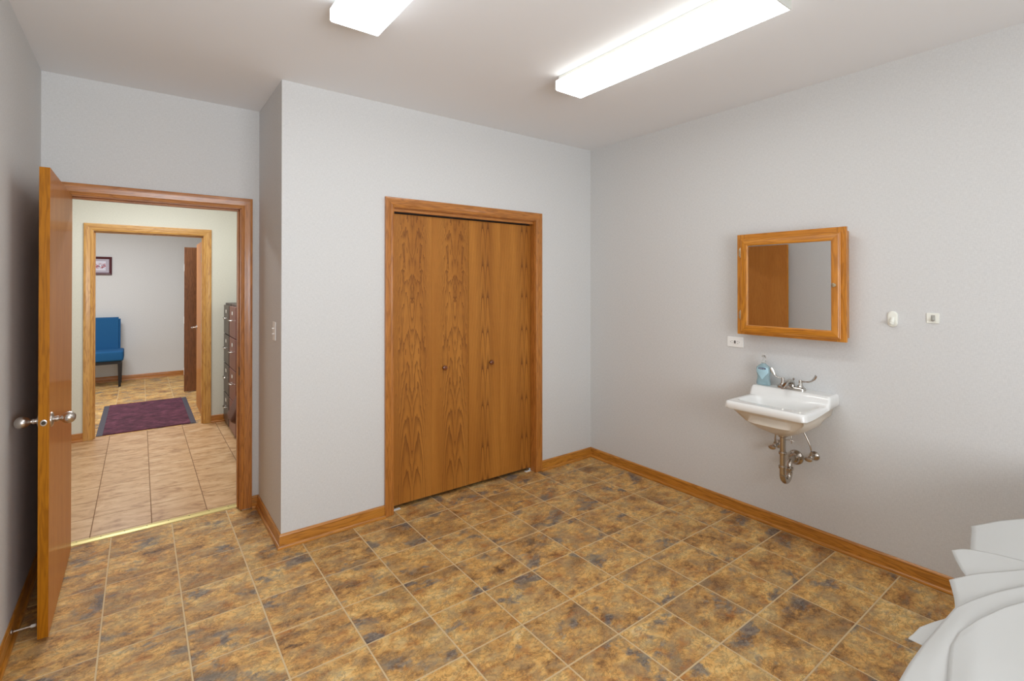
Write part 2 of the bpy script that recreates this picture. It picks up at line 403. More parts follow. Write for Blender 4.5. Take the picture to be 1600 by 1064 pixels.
# ------------------------------------------------------------------ walls and ceilings
def wall(name, boxes, m=None):
    bm = B()
    for q in boxes: box(bm, *q)
    return struct(link(name, bm, m or M['wall']))
Z0 = -.1; J = .016
wall('wall_left', [(XL - .12, XL, YF, 3.88, Z0, H)])
wall('wall_right', [(XR, XR + .12, YF, 3.9, Z0, H)])
OX0, OX1, OZ = 1.3655, 2.5915, 2.060            # closet opening
wall('wall_back', [(XRET, OX0 - J, YC, YC + .11, Z0, H), (OX1 + J, XR, YC, YC + .11, Z0, H), (OX0 - J, OX1 + J, YC, YC + .11, OZ + J, H)])
wall('wall_return', [(XRET, XRET + .11, YC + .11, YD, Z0, H)])
wall('wall_closet', [(XRET + .11, XR, 3.74, 3.80, Z0, H)])
EX0, EX1, EZ = -.348, .547, 2.057               # entry opening
DX0, DX1, DZ = -.366, .560, 2.072               # doorway across the corridor
wall('wall_alcove', [(XL - .1, EX0 - J, YD, 3.88, Z0, H), (EX1 + J, XR + .1, YD, 3.88, Z0, H), (EX0 - J, EX1 + J, YD, 3.88, EZ + J, H)])
wall('wall_corridor_near', [(HX0, EX0 - J, 3.88, YH0, Z0, H), (EX1 + J, HX1, 3.88, YH0, Z0, H), (EX0 - J, EX1 + J, 3.88, YH0, EZ + J, H)], M['hallwall'])
wall('wall_corridor_far', [(HX0, DX0 - J, YH1, 6.49, Z0, H), (DX1 + J, HX1 + .3, YH1, 6.49, Z0, H), (DX0 - J, DX1 + J, YH1, 6.49, DZ + J, H)], M['hallwall'])
wall('wall_corridor_left', [(HX0 - .1, HX0, 3.88, YW1, Z0, H)], M['hallwall'])
wall('wall_corridor_right', [(HX1, HX1 + .1, YH0, YH1, Z0, H)], M['hallwall'])
wall('wall_waiting_room_near', [(HX0, DX0 - J, 6.49, YW0, Z0, H), (DX1 + J, HX1 + .3, 6.49, YW0, Z0, H), (DX0 - J, DX1 + J, 6.49, YW0, DZ + J, H)])
wall('wall_waiting_room_far', [(HX0 - .1, HX1 + .4, YW1, YW1 + .1, Z0, H)])
wall('wall_waiting_room_right', [(HX1 + .3, HX1 + .4, YW0, YW1, Z0, H)])
# unseen wall behind the camera; its window is added, placed to suit the fill
WX0, WX1, WZ0, WZ1 = .05, 1.75, .80, 2.10
wall('wall_front', [(XL - .1, WX0, YF - .1, YF, Z0, H), (WX1, XR + .1, YF - .1, YF, Z0, H), (WX0, WX1, YF - .1, YF, Z0, WZ0), (WX0, WX1, YF - .1, YF, WZ1, H)])
wn = struct(empty('added_window_1', (.9, YF, WZ0)))
for a in ((WX0, WX1, YF - .06, YF + .02, WZ0, WZ0 + .05, 0), (WX0, WX1, YF - .06, YF + .02, WZ1 - .05, WZ1, 0),
          (WX0, WX0 + .05, YF - .06, YF + .02, WZ0 + .05, WZ1 - .05, 2), (WX1 - .05, WX1, YF - .06, YF + .02, WZ0 + .05, WZ1 - .05, 2), (.88, .92, YF - .06, YF + .01, WZ0 + .05, WZ1 - .05, 2)):
    bx('added_window_frame', *a[:6], M['oak'], wn, .003, axis=a[6])
struct(bx('ceiling', XL - .12, XR + .12, YF - .1, 3.88, H, H + .1, M['ceiling']))
struct(bx('corridor_ceiling', HX0 - .1, HX1 + .4, 3.88, YW1 + .1, H, H + .1, M['ceiling']))

# ------------------------------------------------------------------ baseboards
BBP = [(0, 0), (.022, 0), (.022, .007), (.0205, .013), (.017, .0175), (.0125, .0195), (.0105, .0197), (.0105, .060), (.009, .066), (.0105, .070), (.008, .078), (.004, .0815), (0, .0815)]
def baseboards(names, pts, flip=1, m=None):
    for nme, bm in zip(names, sweep_segments(pts, (0, 0, 1), BBP, flip=flip)):
        struct(link(nme, bm, m or M['oak_base'], smooth=35))
baseboards(['baseboard_alcove', 'baseboard_return', 'baseboard_back'], [(.621, YD, 0), (XRET, YD, 0), (XRET, YC, 0), (1.301, YC, 0)], flip=-1)
baseboards(['baseboard_back', 'baseboard_right', 'baseboard_front', 'baseboard_left', 'baseboard_alcove'],
           [(2.655, YC, 0), (XR, YC, 0), (XR, YF, 0), (XL, YF, 0), (XL, YD, 0), (-.42, YD, 0)], flip=-1)
baseboards(['baseboard_corridor'], [(HX0, YH1, 0), (-.441, YH1, 0)], flip=-1, m=M['oak_casing'])
baseboards(['baseboard_corridor', 'baseboard_corridor_right'], [(.636, YH1, 0), (HX1, YH1, 0), (HX1, YH0, 0)], flip=-1, m=M['oak_casing'])
baseboards(['baseboard_waiting_room'], [(HX0, YW1, 0), (HX1 + .3, YW1, 0)], flip=-1, m=M['oak_casing'])

# ------------------------------------------------------------------ door casings
def casing(name, x0, x1, zt, y, ny, wd, m, depth, z0=.006, stop=None, jm=None):
    """three mitred casing boards on the wall face y plus the jamb boards lining the opening"""
    root = struct(empty(name, ((x0 + x1) / 2, y, 0)))
    rv = .005
    prof = [(0, 0), (0, .0105), (wd * .10, .0125), (wd * .22, .0150), (wd * .30, .0130), (wd * .42, .0140), (wd * .62, .0165), (wd * .88, .0185), (wd, .0175), (wd, 0)]
    pts = [(x0 - rv, y, z0), (x0 - rv, y, zt + rv), (x1 + rv, y, zt + rv), (x1 + rv, y, z0)]
    for nme, bm in zip(('side_casing', 'head_casing', 'side_casing'), sweep_segments(pts, (0, ny, 0), prof, flip=1 if ny < 0 else -1)):
        link(nme, bm, m, root, smooth=25)
    jm = jm or m; y1 = y - ny * depth; a, c = min(y, y1), max(y, y1); t = .018
    bx('side_jamb', x0 - J, x0, a, c, z0, zt, jm, root, axis=2)
    bx('side_jamb', x1, x1 + J, a, c, z0, zt, jm, root, axis=2)
    bx('head_jamb', x0, x1, a, c, zt, zt + J, jm, root, axis=0)
    if stop:
        s0, s1 = stop
        bx('door_stop', x0, x0 + .011, s0, s1, z0, zt - .011, jm, root, .002)
        bx('door_stop', x1 - .011, x1, s0, s1, z0, zt - .011, jm, root, .002)
        bx('door_stop', x0, x1, s0, s1, zt - .011, zt, jm, root, .002, axis=0)
    return root
casing('trim_1', OX0, OX1, OZ, YC, -1, .062, M['oak_casing'], .108, z0=.004)
t2 = casing('trim_2', EX0, EX1, EZ, YD, -1, .068, M['oak_casing'], .133, z0=.008, stop=(3.856, 3.89))
bx('strike_plate', EX1 - .0015, EX1, 3.826, 3.848, .92, .975, M['darkmetal'], t2)
casing('trim_3', DX0, DX1, DZ, YH1, -1, .072, M['oak_hall'], .12, z0=.002, stop=(6.46, 6.50))
casing('trim_4', EX0, EX1, EZ, YH0, 1, .066, M['oak_hall'], .002, z0=.002)

# ------------------------------------------------------------------ entry door, open against the left wall
FX = -.3125; FE = 2.925; DT = 2.052
d1 = struct(empty('door_1', (-.33, 3.80, .02)))
bm = B(); fs = box(bm, FX - .0355, FX, FE, 3.806, .018, DT, 2)
for f in bm.faces:
    c = f.calc_center_median()
    if abs(c.y - FE) < .001: f.material_index = 1
link('door_leaf', bm, [M['oak_door'], M['oak_edge']], d1, bevel=.0008)
EGG = [(0, .104), (.009, .103), (.018, .098), (.0245, .088), (.0275, .076), (.0265, .064), (.0215, .052), (.014, .043), (.0095, .038), (.0095, .032), (.0125, .030), (.0125, .022), (.0115, .020), (.0115, .013), (.017, .011), (.030, .007), (.0325, .003), (.0325, 0)]
for sgn, x in ((1, FX), (-1, FX - .0355)):
    bm = B(); sc = .80 if sgn > 0 else .80
    lathe(bm, [(r * .96 if h > .04 else r, h * sc * sgn) for r, h in EGG[:12]], (x, 2.985, .945), 'x', 28)
    k = link('door_knob', bm, M['nickel'], d1, smooth=50)
    bm = B(); lathe(bm, [(r, h * sc * sgn) for r, h in EGG[11:]], (x, 2.985, .945), 'x', 28); link('knob_rose', bm, M['nickel'], k, smooth=50)
bm = B(); lathe(bm, [(.0135, -.002), (.0135, .0012), (.0115, .002), (.010, .002)], (FX - .0178, FE, .945), (Vector((1, 0, 0)), Vector((0, 0, 1)), Vector((0, -1, 0))), 24, sx=.85, sy=1.05)
lf = link('latch_plate', bm, M['nickel'], d1, smooth=40)
bm = B(); lathe(bm, [(.0075, 0), (.0075, .0045), (.006, .006), (0, .0062)], (FX - .0178, FE - .001, .945), (Vector((1, 0, 0)), Vector((0, 0, 1)), Vector((0, -1, 0))), 20); link('latch_bolt', bm, M['darkmetal'], lf, smooth=40)
for z in (.25, 1.05, 1.82):
    bm = B(); lathe(bm, [(.006, -.045), (.006, .045)], (FX - .0355, 3.805, z), 'z', 12); box(bm, FX - .0355, FX - .001, 3.8062, 3.8085, z - .044, z + .044)
    link('hinge', bm, M['nickel'], d1, smooth=40)

# brass threshold strip
bm = B(); L = [(3.886, 0), (3.890, .003), (3.920, .0055), (3.951, .003), (3.957, 0)]
va = [bm.verts.new((EX0, y, z)) for y, z in L]; vb = [bm.verts.new((EX1, y, z)) for y, z in L]
for q in range(4): bm.faces.new((va[q], va[q + 1], vb[q + 1], vb[q]))
bm.faces.new((va[4], va[0], vb[0], vb[4])); bm.faces.new(va); bm.faces.new(vb)
th = tag(link('threshold_strip', bm, M['brass'], loc=(.1, 3.92, 0)), 'pale brass threshold strip screwed across the doorway between the slate and sand tiles', 'threshold')
for k in range(8):
    bm = B(); lathe(bm, [(.0035, 0), (.003, .0012), (0, .0014)], (EX0 + .05 + k * .113, 3.925, .0052), 'z', 10); link('screw', bm, M['darkmetal'], th)

# ------------------------------------------------------------------ bifold closet doors
d2 = struct(empty('door_2', (1.994, 3.19, 0)))
PW = .3005; PWS = (.3075, .3030); py0, py1 = 3.188, 3.2215
metal = M['pipe']
meshes = {}
for idx in range(4):
    sty = 'veneer_wild' if idx < 2 else 'veneer_arch'
    x0 = [1.3700, 1.6779, 1.9890, 2.2842][idx]
    x1 = [1.6774, 1.9860, 2.2837, 2.5885][idx]; xo = [1.525, 1.870, 2.140, 2.525][idx] - (.122 if idx < 2 else .135)
    if True:
        bm = B(); box(bm, x0 - xo, x1 - xo, 0, py1 - py0, 0, 1.999)
        me = bpy.data.meshes.new('door_panel'); bm.to_mesh(me); bm.free(); me.materials.append(M[sty]); meshes[sty] = me
    o = bpy.data.objects.new('door_panel', meshes[sty]); C.objects.link(o); o.parent = d2
    o.location = Vector((xo, py0, .029)) - Vector(d2.location)
    md = o.modifiers.new('bevel', 'BEVEL'); md.width = .0006; md.segments = 1
    if idx in (1, 2):
        kx = 1.774 if idx == 1 else 2.187
        bm = B(); lathe(bm, [(.008, 0), (.0075, .008), (.014, .014), (.0185, .021), (.0175, .028), (.010, .032), (0, .033)], (kx, py0, .936), (Vector((1, 0, 0)), Vector((0, 0, 1)), Vector((0, -1, 0))), 20)
        link('door_knob', bm, M['knobwood'], o, smooth=50)
bx('head_track', 1.37, 2.588, 3.195, 3.222, 2.036, OZ, M['slot'], d2, axis=0)
bx('track_valance', OX0, OX1, 3.150, 3.168, 2.038, OZ, M['oak_casing'], d2, .001, axis=0)
for xa, xb in ((1.369, 1.435), (2.535, 2.588)):
    bm = B(); box(bm, xa, xb, 3.176, 3.20, .001, .004); box(bm, xa if xa < 2 else xb - .004, (xa + .004) if xa < 2 else xb, 3.185, 3.20, .004, .020)
    br = link('pivot_bracket', bm, M['plate'], d2)
    bm = B(); lathe(bm, [(.004, 0), (.004, .028)], ((xa + .02) if xa < 2 else xb - .03, 3.19, .004), 'z', 10); link('pivot_pin', bm, M['pipe'], br, smooth=40)

# ------------------------------------------------------------------ ceiling light fixtures
def fixture(x0, x1, y0, y1, lens, label):
    zb = 2.66; root = empty('ceiling_light', ((x0 + x1) / 2, (y0 + y1) / 2, H), label=label, cat='ceiling light', group='wraparound ceiling lights')
    bm = B(); box(bm, x0 + .022, x1 - .022, y0 + .004, y1 - .004, 2.716, H - .0005, 1); link('fixture_pan', bm, M['pan'], root, bevel=.003)
    prof = [(x0 + .010, 2.722), (x0, 2.714), (x0, zb + .006), (x0 + .006, zb), (x1 - .006, zb), (x1, zb + .006), (x1, 2.714), (x1 - .010, 2.722)]
    bm = B(); a = [bm.verts.new((x, y0 + .004, z)) for x, z in prof]; c = [bm.verts.new((x, y1 - .004, z)) for x, z in prof]
    for q in range(len(prof)):
        f = bm.faces.new((a[q], a[(q + 1) % len(prof)], c[(q + 1) % len(prof)], c[q])); f.material_index = 0 if q == 3 else 1
    link('diffuser_lens', bm, list(lens), root, smooth=20)
    for ya, yb in ((y0, y0 + .004), (y1 - .004, y1)):
        bm = B(); a = [bm.verts.new((x, ya, z)) for x, z in prof]; c = [bm.verts.new((x, yb, z)) for x, z in prof]
        for q in range(len(prof)): bm.faces.new((a[q], a[(q + 1) % len(prof)], c[(q + 1) % len(prof)], c[q]))
        bm.faces.new(a); bm.faces.new(c); link('end_cap', bm, M['endcap'], root)
    return root
fixture(1.908, 2.116, .919, 2.121, (M['lensw'], M['lensw_side']), 'warm white wraparound ceiling light, the one nearer the sink wall')
fixture(.641, .858, .92, 2.140, (M['lensc'], M['lensc_side']), 'cooler white wraparound ceiling light, the one nearer the open entry door')

# ------------------------------------------------------------------ medicine cabinet
mc = empty('medicine_cabinet', (XR, 1.397, 1.218), label='oak medicine cabinet with a mirrored door on the wall above the sink', cat='medicine cabinet')
bx('cabinet_body', 3.166, XR - .0005, 1.100, 1.694, 1.236, 1.850, M['oak_cab'], mc, .002)
bm = B(); y0, y1, z0, z1 = 1.081, 1.712, 1.218, 1.868
for q in ((3.150, 3.166, y0, y0 + .05, z0, z1, 2), (3.150, 3.166, y1 - .05, y1, z0, z1, 2), (3.150, 3.166, y0 + .05, y1 - .05, z0, z0 + .045, 1), (3.150, 3.166, y0 + .05, y1 - .05, z1 - .045, z1, 1)): box(bm, *q)
link('face_frame', bm, M['oak_cab'], mc, bevel=.0015)
md_ = empty('cabinet_door', (0, 0, 0)); md_.parent = mc
prof = [(0, 0), (0, .012), (-.003, .014), (-.007, .014), (-.010, .0165), (-.016, .0175), (-.020, .0185), (-.040, .0185), (-.046, .0145), (-.047, .006), (-.047, 0)]
pts = [(3.1498, 1.683, 1.235), (3.1498, 1.683, 1.838), (3.1498, 1.107, 1.838), (3.1498, 1.107, 1.235)]
for nme, bm in zip(('stile', 'rail', 'stile', 'rail'), sweep_segments(pts, (-1, 0, 0), prof, closed=True, flip=1)):
    link(nme, bm, M['oak_cab'], md_, smooth=25)
bx('mirror_pane', 3.141, 3.1495, 1.150, 1.640, 1.278, 1.795, M['mirror'], md_)
bm = B(); lathe(bm, [(.0055, 0), (.005, -.008), (.009, -.013), (.013, -.018), (.0135, -.022), (.011, -.027), (0, -.029)], (3.1315, 1.131, 1.539), 'x', 20)
link('cabinet_knob', bm, M['knob_brass'], md_, smooth=50)
for z in (1.750, 1.343):
    bm = B(); lathe(bm, [(.004, -.032), (.005, -.028), (.005, .028), (.004, .032)], (3.1465, 1.6895, z), 'z', 10); box(bm, 3.1475, 3.1495, 1.6895, 1.702, z - .022, z + .022)
    link('cabinet_hinge', bm, M['knob_brass'], mc, smooth=40)

# ------------------------------------------------------------------ wall plates and hooks
ou = empty('outlet', (XR, 1.7765, 1.151), label='white sideways electrical outlet on the wall just below the medicine cabinet', cat='outlet')
bx('cover_plate', XR - .006, XR - .0003, 1.7195, 1.8335, 1.1165, 1.1855, M['plate'], ou, .003)
f_ = bx('receptacle_face', XR - .0085, XR - .0058, 1.743, 1.810, 1.1345, 1.1675, M['plate'], ou, .001)
for yy, w_ in ((1.757, 1), (1.796, 1)):
    for zz in (1.1445, 1.157): bx('slot', XR - .0092, XR - .0084, yy - .004, yy + .004, zz - .001, zz + .001, M['slot'], f_)
    bm = B(); lathe(bm, [(.0022, 0), (.0022, -.0008)], (XR - .0084, yy + .011 * (1 if yy > 1.77 else -1), 1.151), 'x', 10); link('slot', bm, M['slot'], f_)
for zz in (1.146, 1.156): bx('test_button', XR - .0105, XR - .0084, 1.7705, 1.7825, zz - .004, zz + .004, M['slot'], f_, .0004)
hk = empty('wall_hook', (XR, .895, 1.357), label='white oval stick-on hook on the wall beside the medicine cabinet', cat='hook')
bm = B(); n_ = 28; ring = []
for k in range(n_):
    a = 2 * math.pi * k / n_; cy_, cz_ = .0225 * math.cos(a), .0225 * math.sin(a) + (.020 if math.sin(a) >= 0 else -.020); ring.append((cy_, cz_))
def plate(bm, ring, x0, x1, c, rnd=.003):
    rs = []
    for x, s_ in ((x0, 1), (x1 + rnd, 1), (x1 + rnd * .3, 1 - .06), (x1, 1 - .16)):
        rs.append([bm.verts.new((x, c[1] + y * s_, c[2] + z * s_)) for y, z in ring])
    for A, B_ in zip(rs, rs[1:]):
        for k in range(len(ring)): bm.faces.new((A[k], A[(k + 1) % len(ring)], B_[(k + 1) % len(ring)], B_[k]))
    bm.faces.new(rs[0]); bm.faces.new(rs[-1])
plate(bm, ring, XR - .0003, XR - .009, (0, .895, 1.357)); link('hook_plate', bm, M['ivory'], hk, smooth=40)
bm = B(); tube(bm, [(XR - .008, .893, 1.362), (XR - .016, .893, 1.350), (XR - .027, .893, 1.336), (XR - .034, .893, 1.336), (XR - .037, .893, 1.344)], [.010, .009, .009, .009, .007], up=(0, 1, 0), flat=[1.1] * 5)
link('hook_arm', bm, M['ivory'], hk, smooth=60)
hk = empty('wall_hook', (XR, .726, 1.370), label='small white square plate with a short grey peg, set apart from the oval hook', cat='hook')
bx('hook_plate', XR - .005, XR - .0003, .7005, .7515, 1.3445, 1.3965, M['ivory'], hk, .0012)
bm = B(); tube(bm, [(XR - .004, .724, 1.377), (XR - .012, .724, 1.364), (XR - .020, .724, 1.359)], [.0075, .007, .006], up=(0, 1, 0)); box(bm, XR - .0065, XR - .004, .717, .733, 1.358, 1.386)
link('hook_peg', bm, M['greyplastic'], hk, smooth=40)
sw = empty('light_switch', (XRET, 3.306, 1.256), label='white light switch plate with two stacked toggles on the narrow return wall', cat='light switch')
bx('cover_plate', XRET - .006, XRET - .0003, 3.271, 3.341, 1.199, 1.313, M['plate'], sw, .002)
for zz in (1.274, 1.240):
    bm = B(); box(bm, XRET - .017, XRET - .005, 3.300, 3.312, zz - .003, zz + .003); link('toggle', bm, M['plate'], sw, bevel=.001)

# ------------------------------------------------------------------ sink
SY0, SY1, SX0 = 1.157, 1.605, 2.800; SC = 1.381
sk = empty('wall_sink', (XR, SC, .66), label='white porcelain wall-hung sink below the medicine cabinet', cat='sink')
bm = B(); NX, NY = 64, 64
def sst(a, b_, x): t = min(max((x - a) / (b_ - a), 0), 1); return t * t * (3 - 2 * t)
def top_z(x, y):
    z = .850 + .002 * sst(2.83, 2.80, x)
    z += .054 * sst(3.092, 3.135, x)
    if x < 3.10:                                                        # basin
        u_ = abs((x - 2.985) / .110); v_ = abs((y - SC) / .192); rr = (u_ ** 7 + v_ ** 7) ** (1 / 7)
        dp = .112 * (1 - sst(.62, 1.03, rr)) + .016 * (1 - min(rr, 1))
        z -= dp if rr < 1.03 else 0
    return z
g = []
for i in range(NX + 1):
    row = []
    for j in range(NY + 1):
        x = SX0 + (XR - .0005 - SX0) * i / NX; y = SY0 + (SY1 - SY0) * j / NY; z = top_z(x, y)
        e = min(i, j, NY - j)
        if e == 0: z -= .006
        # front corners rounded
        cx_, cy_ = x - SX0, min(y - SY0, SY1 - y); r_ = .028
        if cx_ < r_ and cy_ < r_:
            dx, dy = r_ - cx_, r_ - cy_; mx = max(dx, dy); hy = math.hypot(dx, dy)
            if hy > 1e-6: k_ = mx / hy; x = SX0 + r_ - dx * k_; ny = r_ - dy * k_; y = SY0 + ny if y < SC else SY1 - ny
        row.append(bm.verts.new((x, y, z)))
    g.append(row)
for i in range(NX):
    for j in range(NY): bm.faces.new((g[i][j], g[i + 1][j], g[i + 1][j + 1], g[i][j + 1]))
loop = [g[0][j] for j in range(NY + 1)] + [g[i][NY] for i in range(1, NX + 1)] + [g[NX][j] for j in range(NY - 1, -1, -1)] + [g[i][0] for i in range(NX - 1, 0, -1)]
nl = len(loop)
def ringf(f): return [bm.verts.new(f(v.co)) for v in loop]
def skirt(A, B_):
    for k in range(nl): bm.faces.new((A[k], A[(k + 1) % nl], B_[(k + 1) % nl], B_[k]))
zbot = lambda x: .806 + .030 * sst(2.85, 3.244, x)
r1 = ringf(lambda c: Vector((c.x - .003 * (1 if c.x < 2.83 else 0), c.y + (.0035 if c.y > SC else -.0035) * (1 if c.x > 2.83 else .5), c.z - .010)))
r2 = ringf(lambda c: Vector((c.x - .003 * (1 if c.x < 2.83 else 0), c.y + (.005 if c.y > SC else -.005), zbot(c.x) + .006)))
r3 = ringf(lambda c: Vector((c.x + (.004 if c.x < 2.85 else 0), c.y + (-.004 if c.y > SC else .004), zbot(c.x))))
skirt(loop, r1); skirt(r1, r2); skirt(r2, r3)
link('basin', bm, M['porcelain'], sk, smooth=60)
bm = B()
DXc = 3.045
def inner(c, ix, iy, z): # inset rounded towards the bowl
    x = max(c.x + ix * (1 if c.x < 3.0 else 0), 0); return Vector((min(max(c.x, SX0 + ix), XR - .001), SC + (c.y - SC) * (1 - iy), z))
def ell(c, cx_, rx, ry, z, pw=.8):
    a = math.atan2((c.y - SC) / .224, (c.x - 3.022) / .222); ca, sa = math.cos(a), math.sin(a)
    return Vector((cx_ + rx * math.copysign(abs(ca) ** pw, ca), SC + ry * math.copysign(abs(sa) ** pw, sa), z))

pts_l = []
for i in range(0, 25): pts_l.append((SX0, SY0 + (SY1 - SY0) * i / 24))
for i in range(1, 25): pts_l.append((SX0 + (XR - .001 - SX0) * i / 24, SY1))
for i in range(23, -1, -1): pts_l.append((XR - .001, SY0 + (SY1 - SY0) * i / 24))
for i in range(23, 0, -1): pts_l.append((SX0 + (XR - .001 - SX0) * i / 24, SY0))
def rg(f): return [bm.verts.new(f(Vector((x, y, 0)))) for x, y in pts_l]
rings = [rg(lambda c: Vector((min(max(c.x, SX0 + .006), XR - .001), SC + (c.y - SC) * .975, zbot(c.x) + .004))),
         rg(lambda c: Vector((min(max(c.x, SX0 + .05), XR - .001), SC + (c.y - SC) * .88, zbot(c.x) - .010))),
         rg(lambda c: Vector((min(max(c.x, SX0 + .075), XR - .001), SC + (c.y - SC) * .84, .775))),
         rg(lambda c: ell(c, 3.045, .190, .178, .735, .62)),
         rg(lambda c: ell(c, 3.045, .150, .130, .700, .75)),
         rg(lambda c: ell(c, DXc, .085, .078, .672, .95)),
         rg(lambda c: ell(c, DXc, .042, .042, .655, 1)),
         rg(lambda c: ell(c, DXc, .030, .030, .652, 1))]
for A, B_ in zip(rings, rings[1:]):
    for k in range(len(A)): bm.faces.new((A[k], A[(k + 1) % len(A)], B_[(k + 1) % len(A)], B_[k]))
bm.faces.new(rings[-1])
link('bowl_underside', bm, M['porcelain_under'], sk, smooth=60)
bm = B(); lathe(bm, [(0, 0), (.020, 0), (.022, .003), (.018, .006), (0, .0065)], (2.985, SC, .7185), 'z', 20); link('drain_stopper', bm, M['chrome'], sk, smooth=40)
# faucet
fa = empty('faucet', (3.18, 1.39, .904), label='chrome faucet with two long wing handles on the back ledge of the sink', cat='faucet')
bm = B()
for k, (zz, s_) in enumerate(((.9042, 1), (.914, 1), (.920, .9), (.923, .7))):
    pass
ringp = []
for k in range(32):
    a = 2 * math.pi * k / 32; ca, sa = math.cos(a), math.sin(a)
    ringp.append((.026 * ca, .026 * sa + math.copysign(.056, sa) if abs(sa) > 1e-6 else .056 * (1 if ca > 0 else 1)))
rs = []
for zz, s_ in ((.9042, 1), (.914, 1), (.920, .92), (.9225, .78)):
    rs.append([bm.verts.new((3.185 + x * s_, 1.39 + y * (1 - (1 - s_) * .4), zz)) for x, y in ringp])
for A, B_ in zip(rs, rs[1:]):
    for k in range(32): bm.faces.new((A[k], A[(k + 1) % 32], B_[(k + 1) % 32], B_[k]))
bm.faces.new(rs[0]); bm.faces.new(rs[-1]); link('faucet_base', bm, M['chrome'], fa, smooth=45)
bm = B(); tube(bm, [(3.195, 1.39, .918), (3.185, 1.39, .945), (3.150, 1.39, .957), (3.105, 1.39, .945), (3.070, 1.39, .928)], [.018, .017, .014, .012, .011], flat=[1, 1, .85, .8, .8], seg=18); link('spout', bm, M['chrome'], fa, smooth=60)
bm = B(); lathe(bm, [(.009, 0), (.009, -.012)], (3.073, 1.39, .930), 'z', 16); link('aerator', bm, M['chrome'], fa, smooth=40)
bm = B(); lathe(bm, [(.0025, 0), (.0025, .035), (.006, .037), (.006, .045), (.003, .048), (0, .0485)], (3.215, 1.39, .920), 'z', 14); link('pop_up_rod', bm, M['chrome'], fa, smooth=40)
for yy, sg in ((1.441, 1), (1.339, -1)):
    bm = B(); lathe(bm, [(.020, 0), (.018, .010), (.012, .018), (.012, .030), (.010, .033), (.010, .044), (.007, .048), (0, .049)], (3.188, yy, .918), 'z', 20); st_ = link('handle_stem', bm, M['chrome'], fa, smooth=40)
    bm = B()
    if sg > 0: P = [(3.188, yy - .004, .957), (3.186, yy + .030, .963), (3.182, yy + .046, .975), (3.178, yy + .058, 1.000), (3.174, yy + .066, 1.018)]
    else: P = [(3.188, yy + .004, .957), (3.184, yy - .035, .960), (3.176, yy - .062, .968), (3.168, yy - .086, .990), (3.164, yy - .096, 1.008)]
    tube(bm, P, [.0055, .0045, .007, .012, .009], flat=[1, .8, .5, .28, .25], seg=16, up=(-.75, -.2 * sg, .6)); link('wing_handle', bm, M['chrome'], fa, smooth=60)
# waste pipe
wp = empty('waste_trap', (XR, SC, .36), label='chrome bottle-neck waste pipe and P-trap hanging below the sink', cat='drain pipe')
wp['label'] = 'chrome P-trap waste pipe hanging below the sink'
TX, TY = 3.045, 1.379
bm = B(); lathe(bm, [(.026, .651), (.026, .644), (.0195, .640), (.0165, .638), (.0165, .455)], (TX, TY, 0), 'z', 20); link('tailpiece', bm, M['pipe'], wp, smooth=40)
bm = B(); tube(bm, [(TX, TY, .470), (TX, TY, .425), (TX + .004, TY, .398), (TX + .024, TY, .376), (TX + .050, TY, .370), (TX + .074, TY, .385), (TX + .083, TY, .410), (TX + .083, TY, .440)], .0175, seg=18); link('trap_bend', bm, M['pipe'], wp, smooth=60)
bm = B(); tube(bm, [(TX + .083, TY, .425), (TX + .083, TY, .450), (TX + .095, TY + .002, .470), (TX + .120, TY + .004, .478), (XR - .004, TY + .008, .480)], .0155, seg=18); link('trap_arm', bm, M['pipe'], wp, smooth=60)
for x, z in ((TX, .546), (TX, .463), (TX + .083, .436)):
    bm = B(); lathe(bm, [(.0165, -.009), (.022, -.008), (.023, 0), (.022, .006), (.0165, .008)], (x, TY, z), 'z', 20); link('slip_nut', bm, M['pipe'], wp, smooth=30)
bm = B(); lathe(bm, [(.016, -.030), (.026, -.028), (.030, -.018), (.043, -.010), (.045, -.001)], (XR, TY + .010, .476), 'x', 28); link('escutcheon', bm, M['pipe'], wp, smooth=40)
bm = B(); tube(bm, [(3.09, 1.360, .668), (3.088, 1.350, .640), (3.085, 1.345, .600)], .0035, seg=8); tube(bm, [(TX, TY - .01, .625), (3.07, 1.355, .624), (3.086, 1.334, .618)], .003, seg=8); link('lift_rod', bm, M['pipe'], wp, smooth=60)
# supply stops
for yy, z, hx, lab, P in ((1.493, .530, 1, 'chrome shut-off valve with oval handle, on the corner side of the sink drain', [(3.195, 1.493, .545), (3.195, 1.490, .600), (3.190, 1.480, .680)]),
                          (1.283, .512, 1, 'chrome shut-off valve with a curved supply tube, on the hook side of the sink drain', [(3.195, 1.283, .525), (3.195, 1.287, .575), (3.192, 1.315, .640), (3.19, 1.345, .700)])):
    sv = empty('shutoff_valve', (XR, yy, z), label=lab, cat='valve', group='shut-off valves under the sink')
    bm = B(); lathe(bm, [(.008, -.016), (.014, -.014), (.026, -.005), (.028, -.0005)], (XR, yy, z), 'x', 24); link('escutcheon', bm, M['pipe'], sv, smooth=40)
    bm = B(); lathe(bm, [(.006, -.01), (.006, -.035), (.012, -.036), (.012, -.062), (.008, -.064), (.005, -.078)], (XR, yy, z), 'x', 18); lathe(bm, [(.008, 0), (.009, .012), (.009, .022), (.006, .024)], (3.195, yy, z), 'z', 14); link('valve_body', bm, M['pipe'], sv, smooth=40)
    bm = B(); lathe(bm, [(.004, -.076), (.020, -.078), (.022, -.081), (.020, -.084), (.006, -.086)], (XR, yy + .004, z - .006), 'x', 24, sx=1.05, sy=.62); link('oval_handle', bm, M['pipe'], sv, smooth=40)
    bm = B(); tube(bm, P, .0048, seg=10); link('supply_tube', bm, M['pipe'], sv, smooth=60)

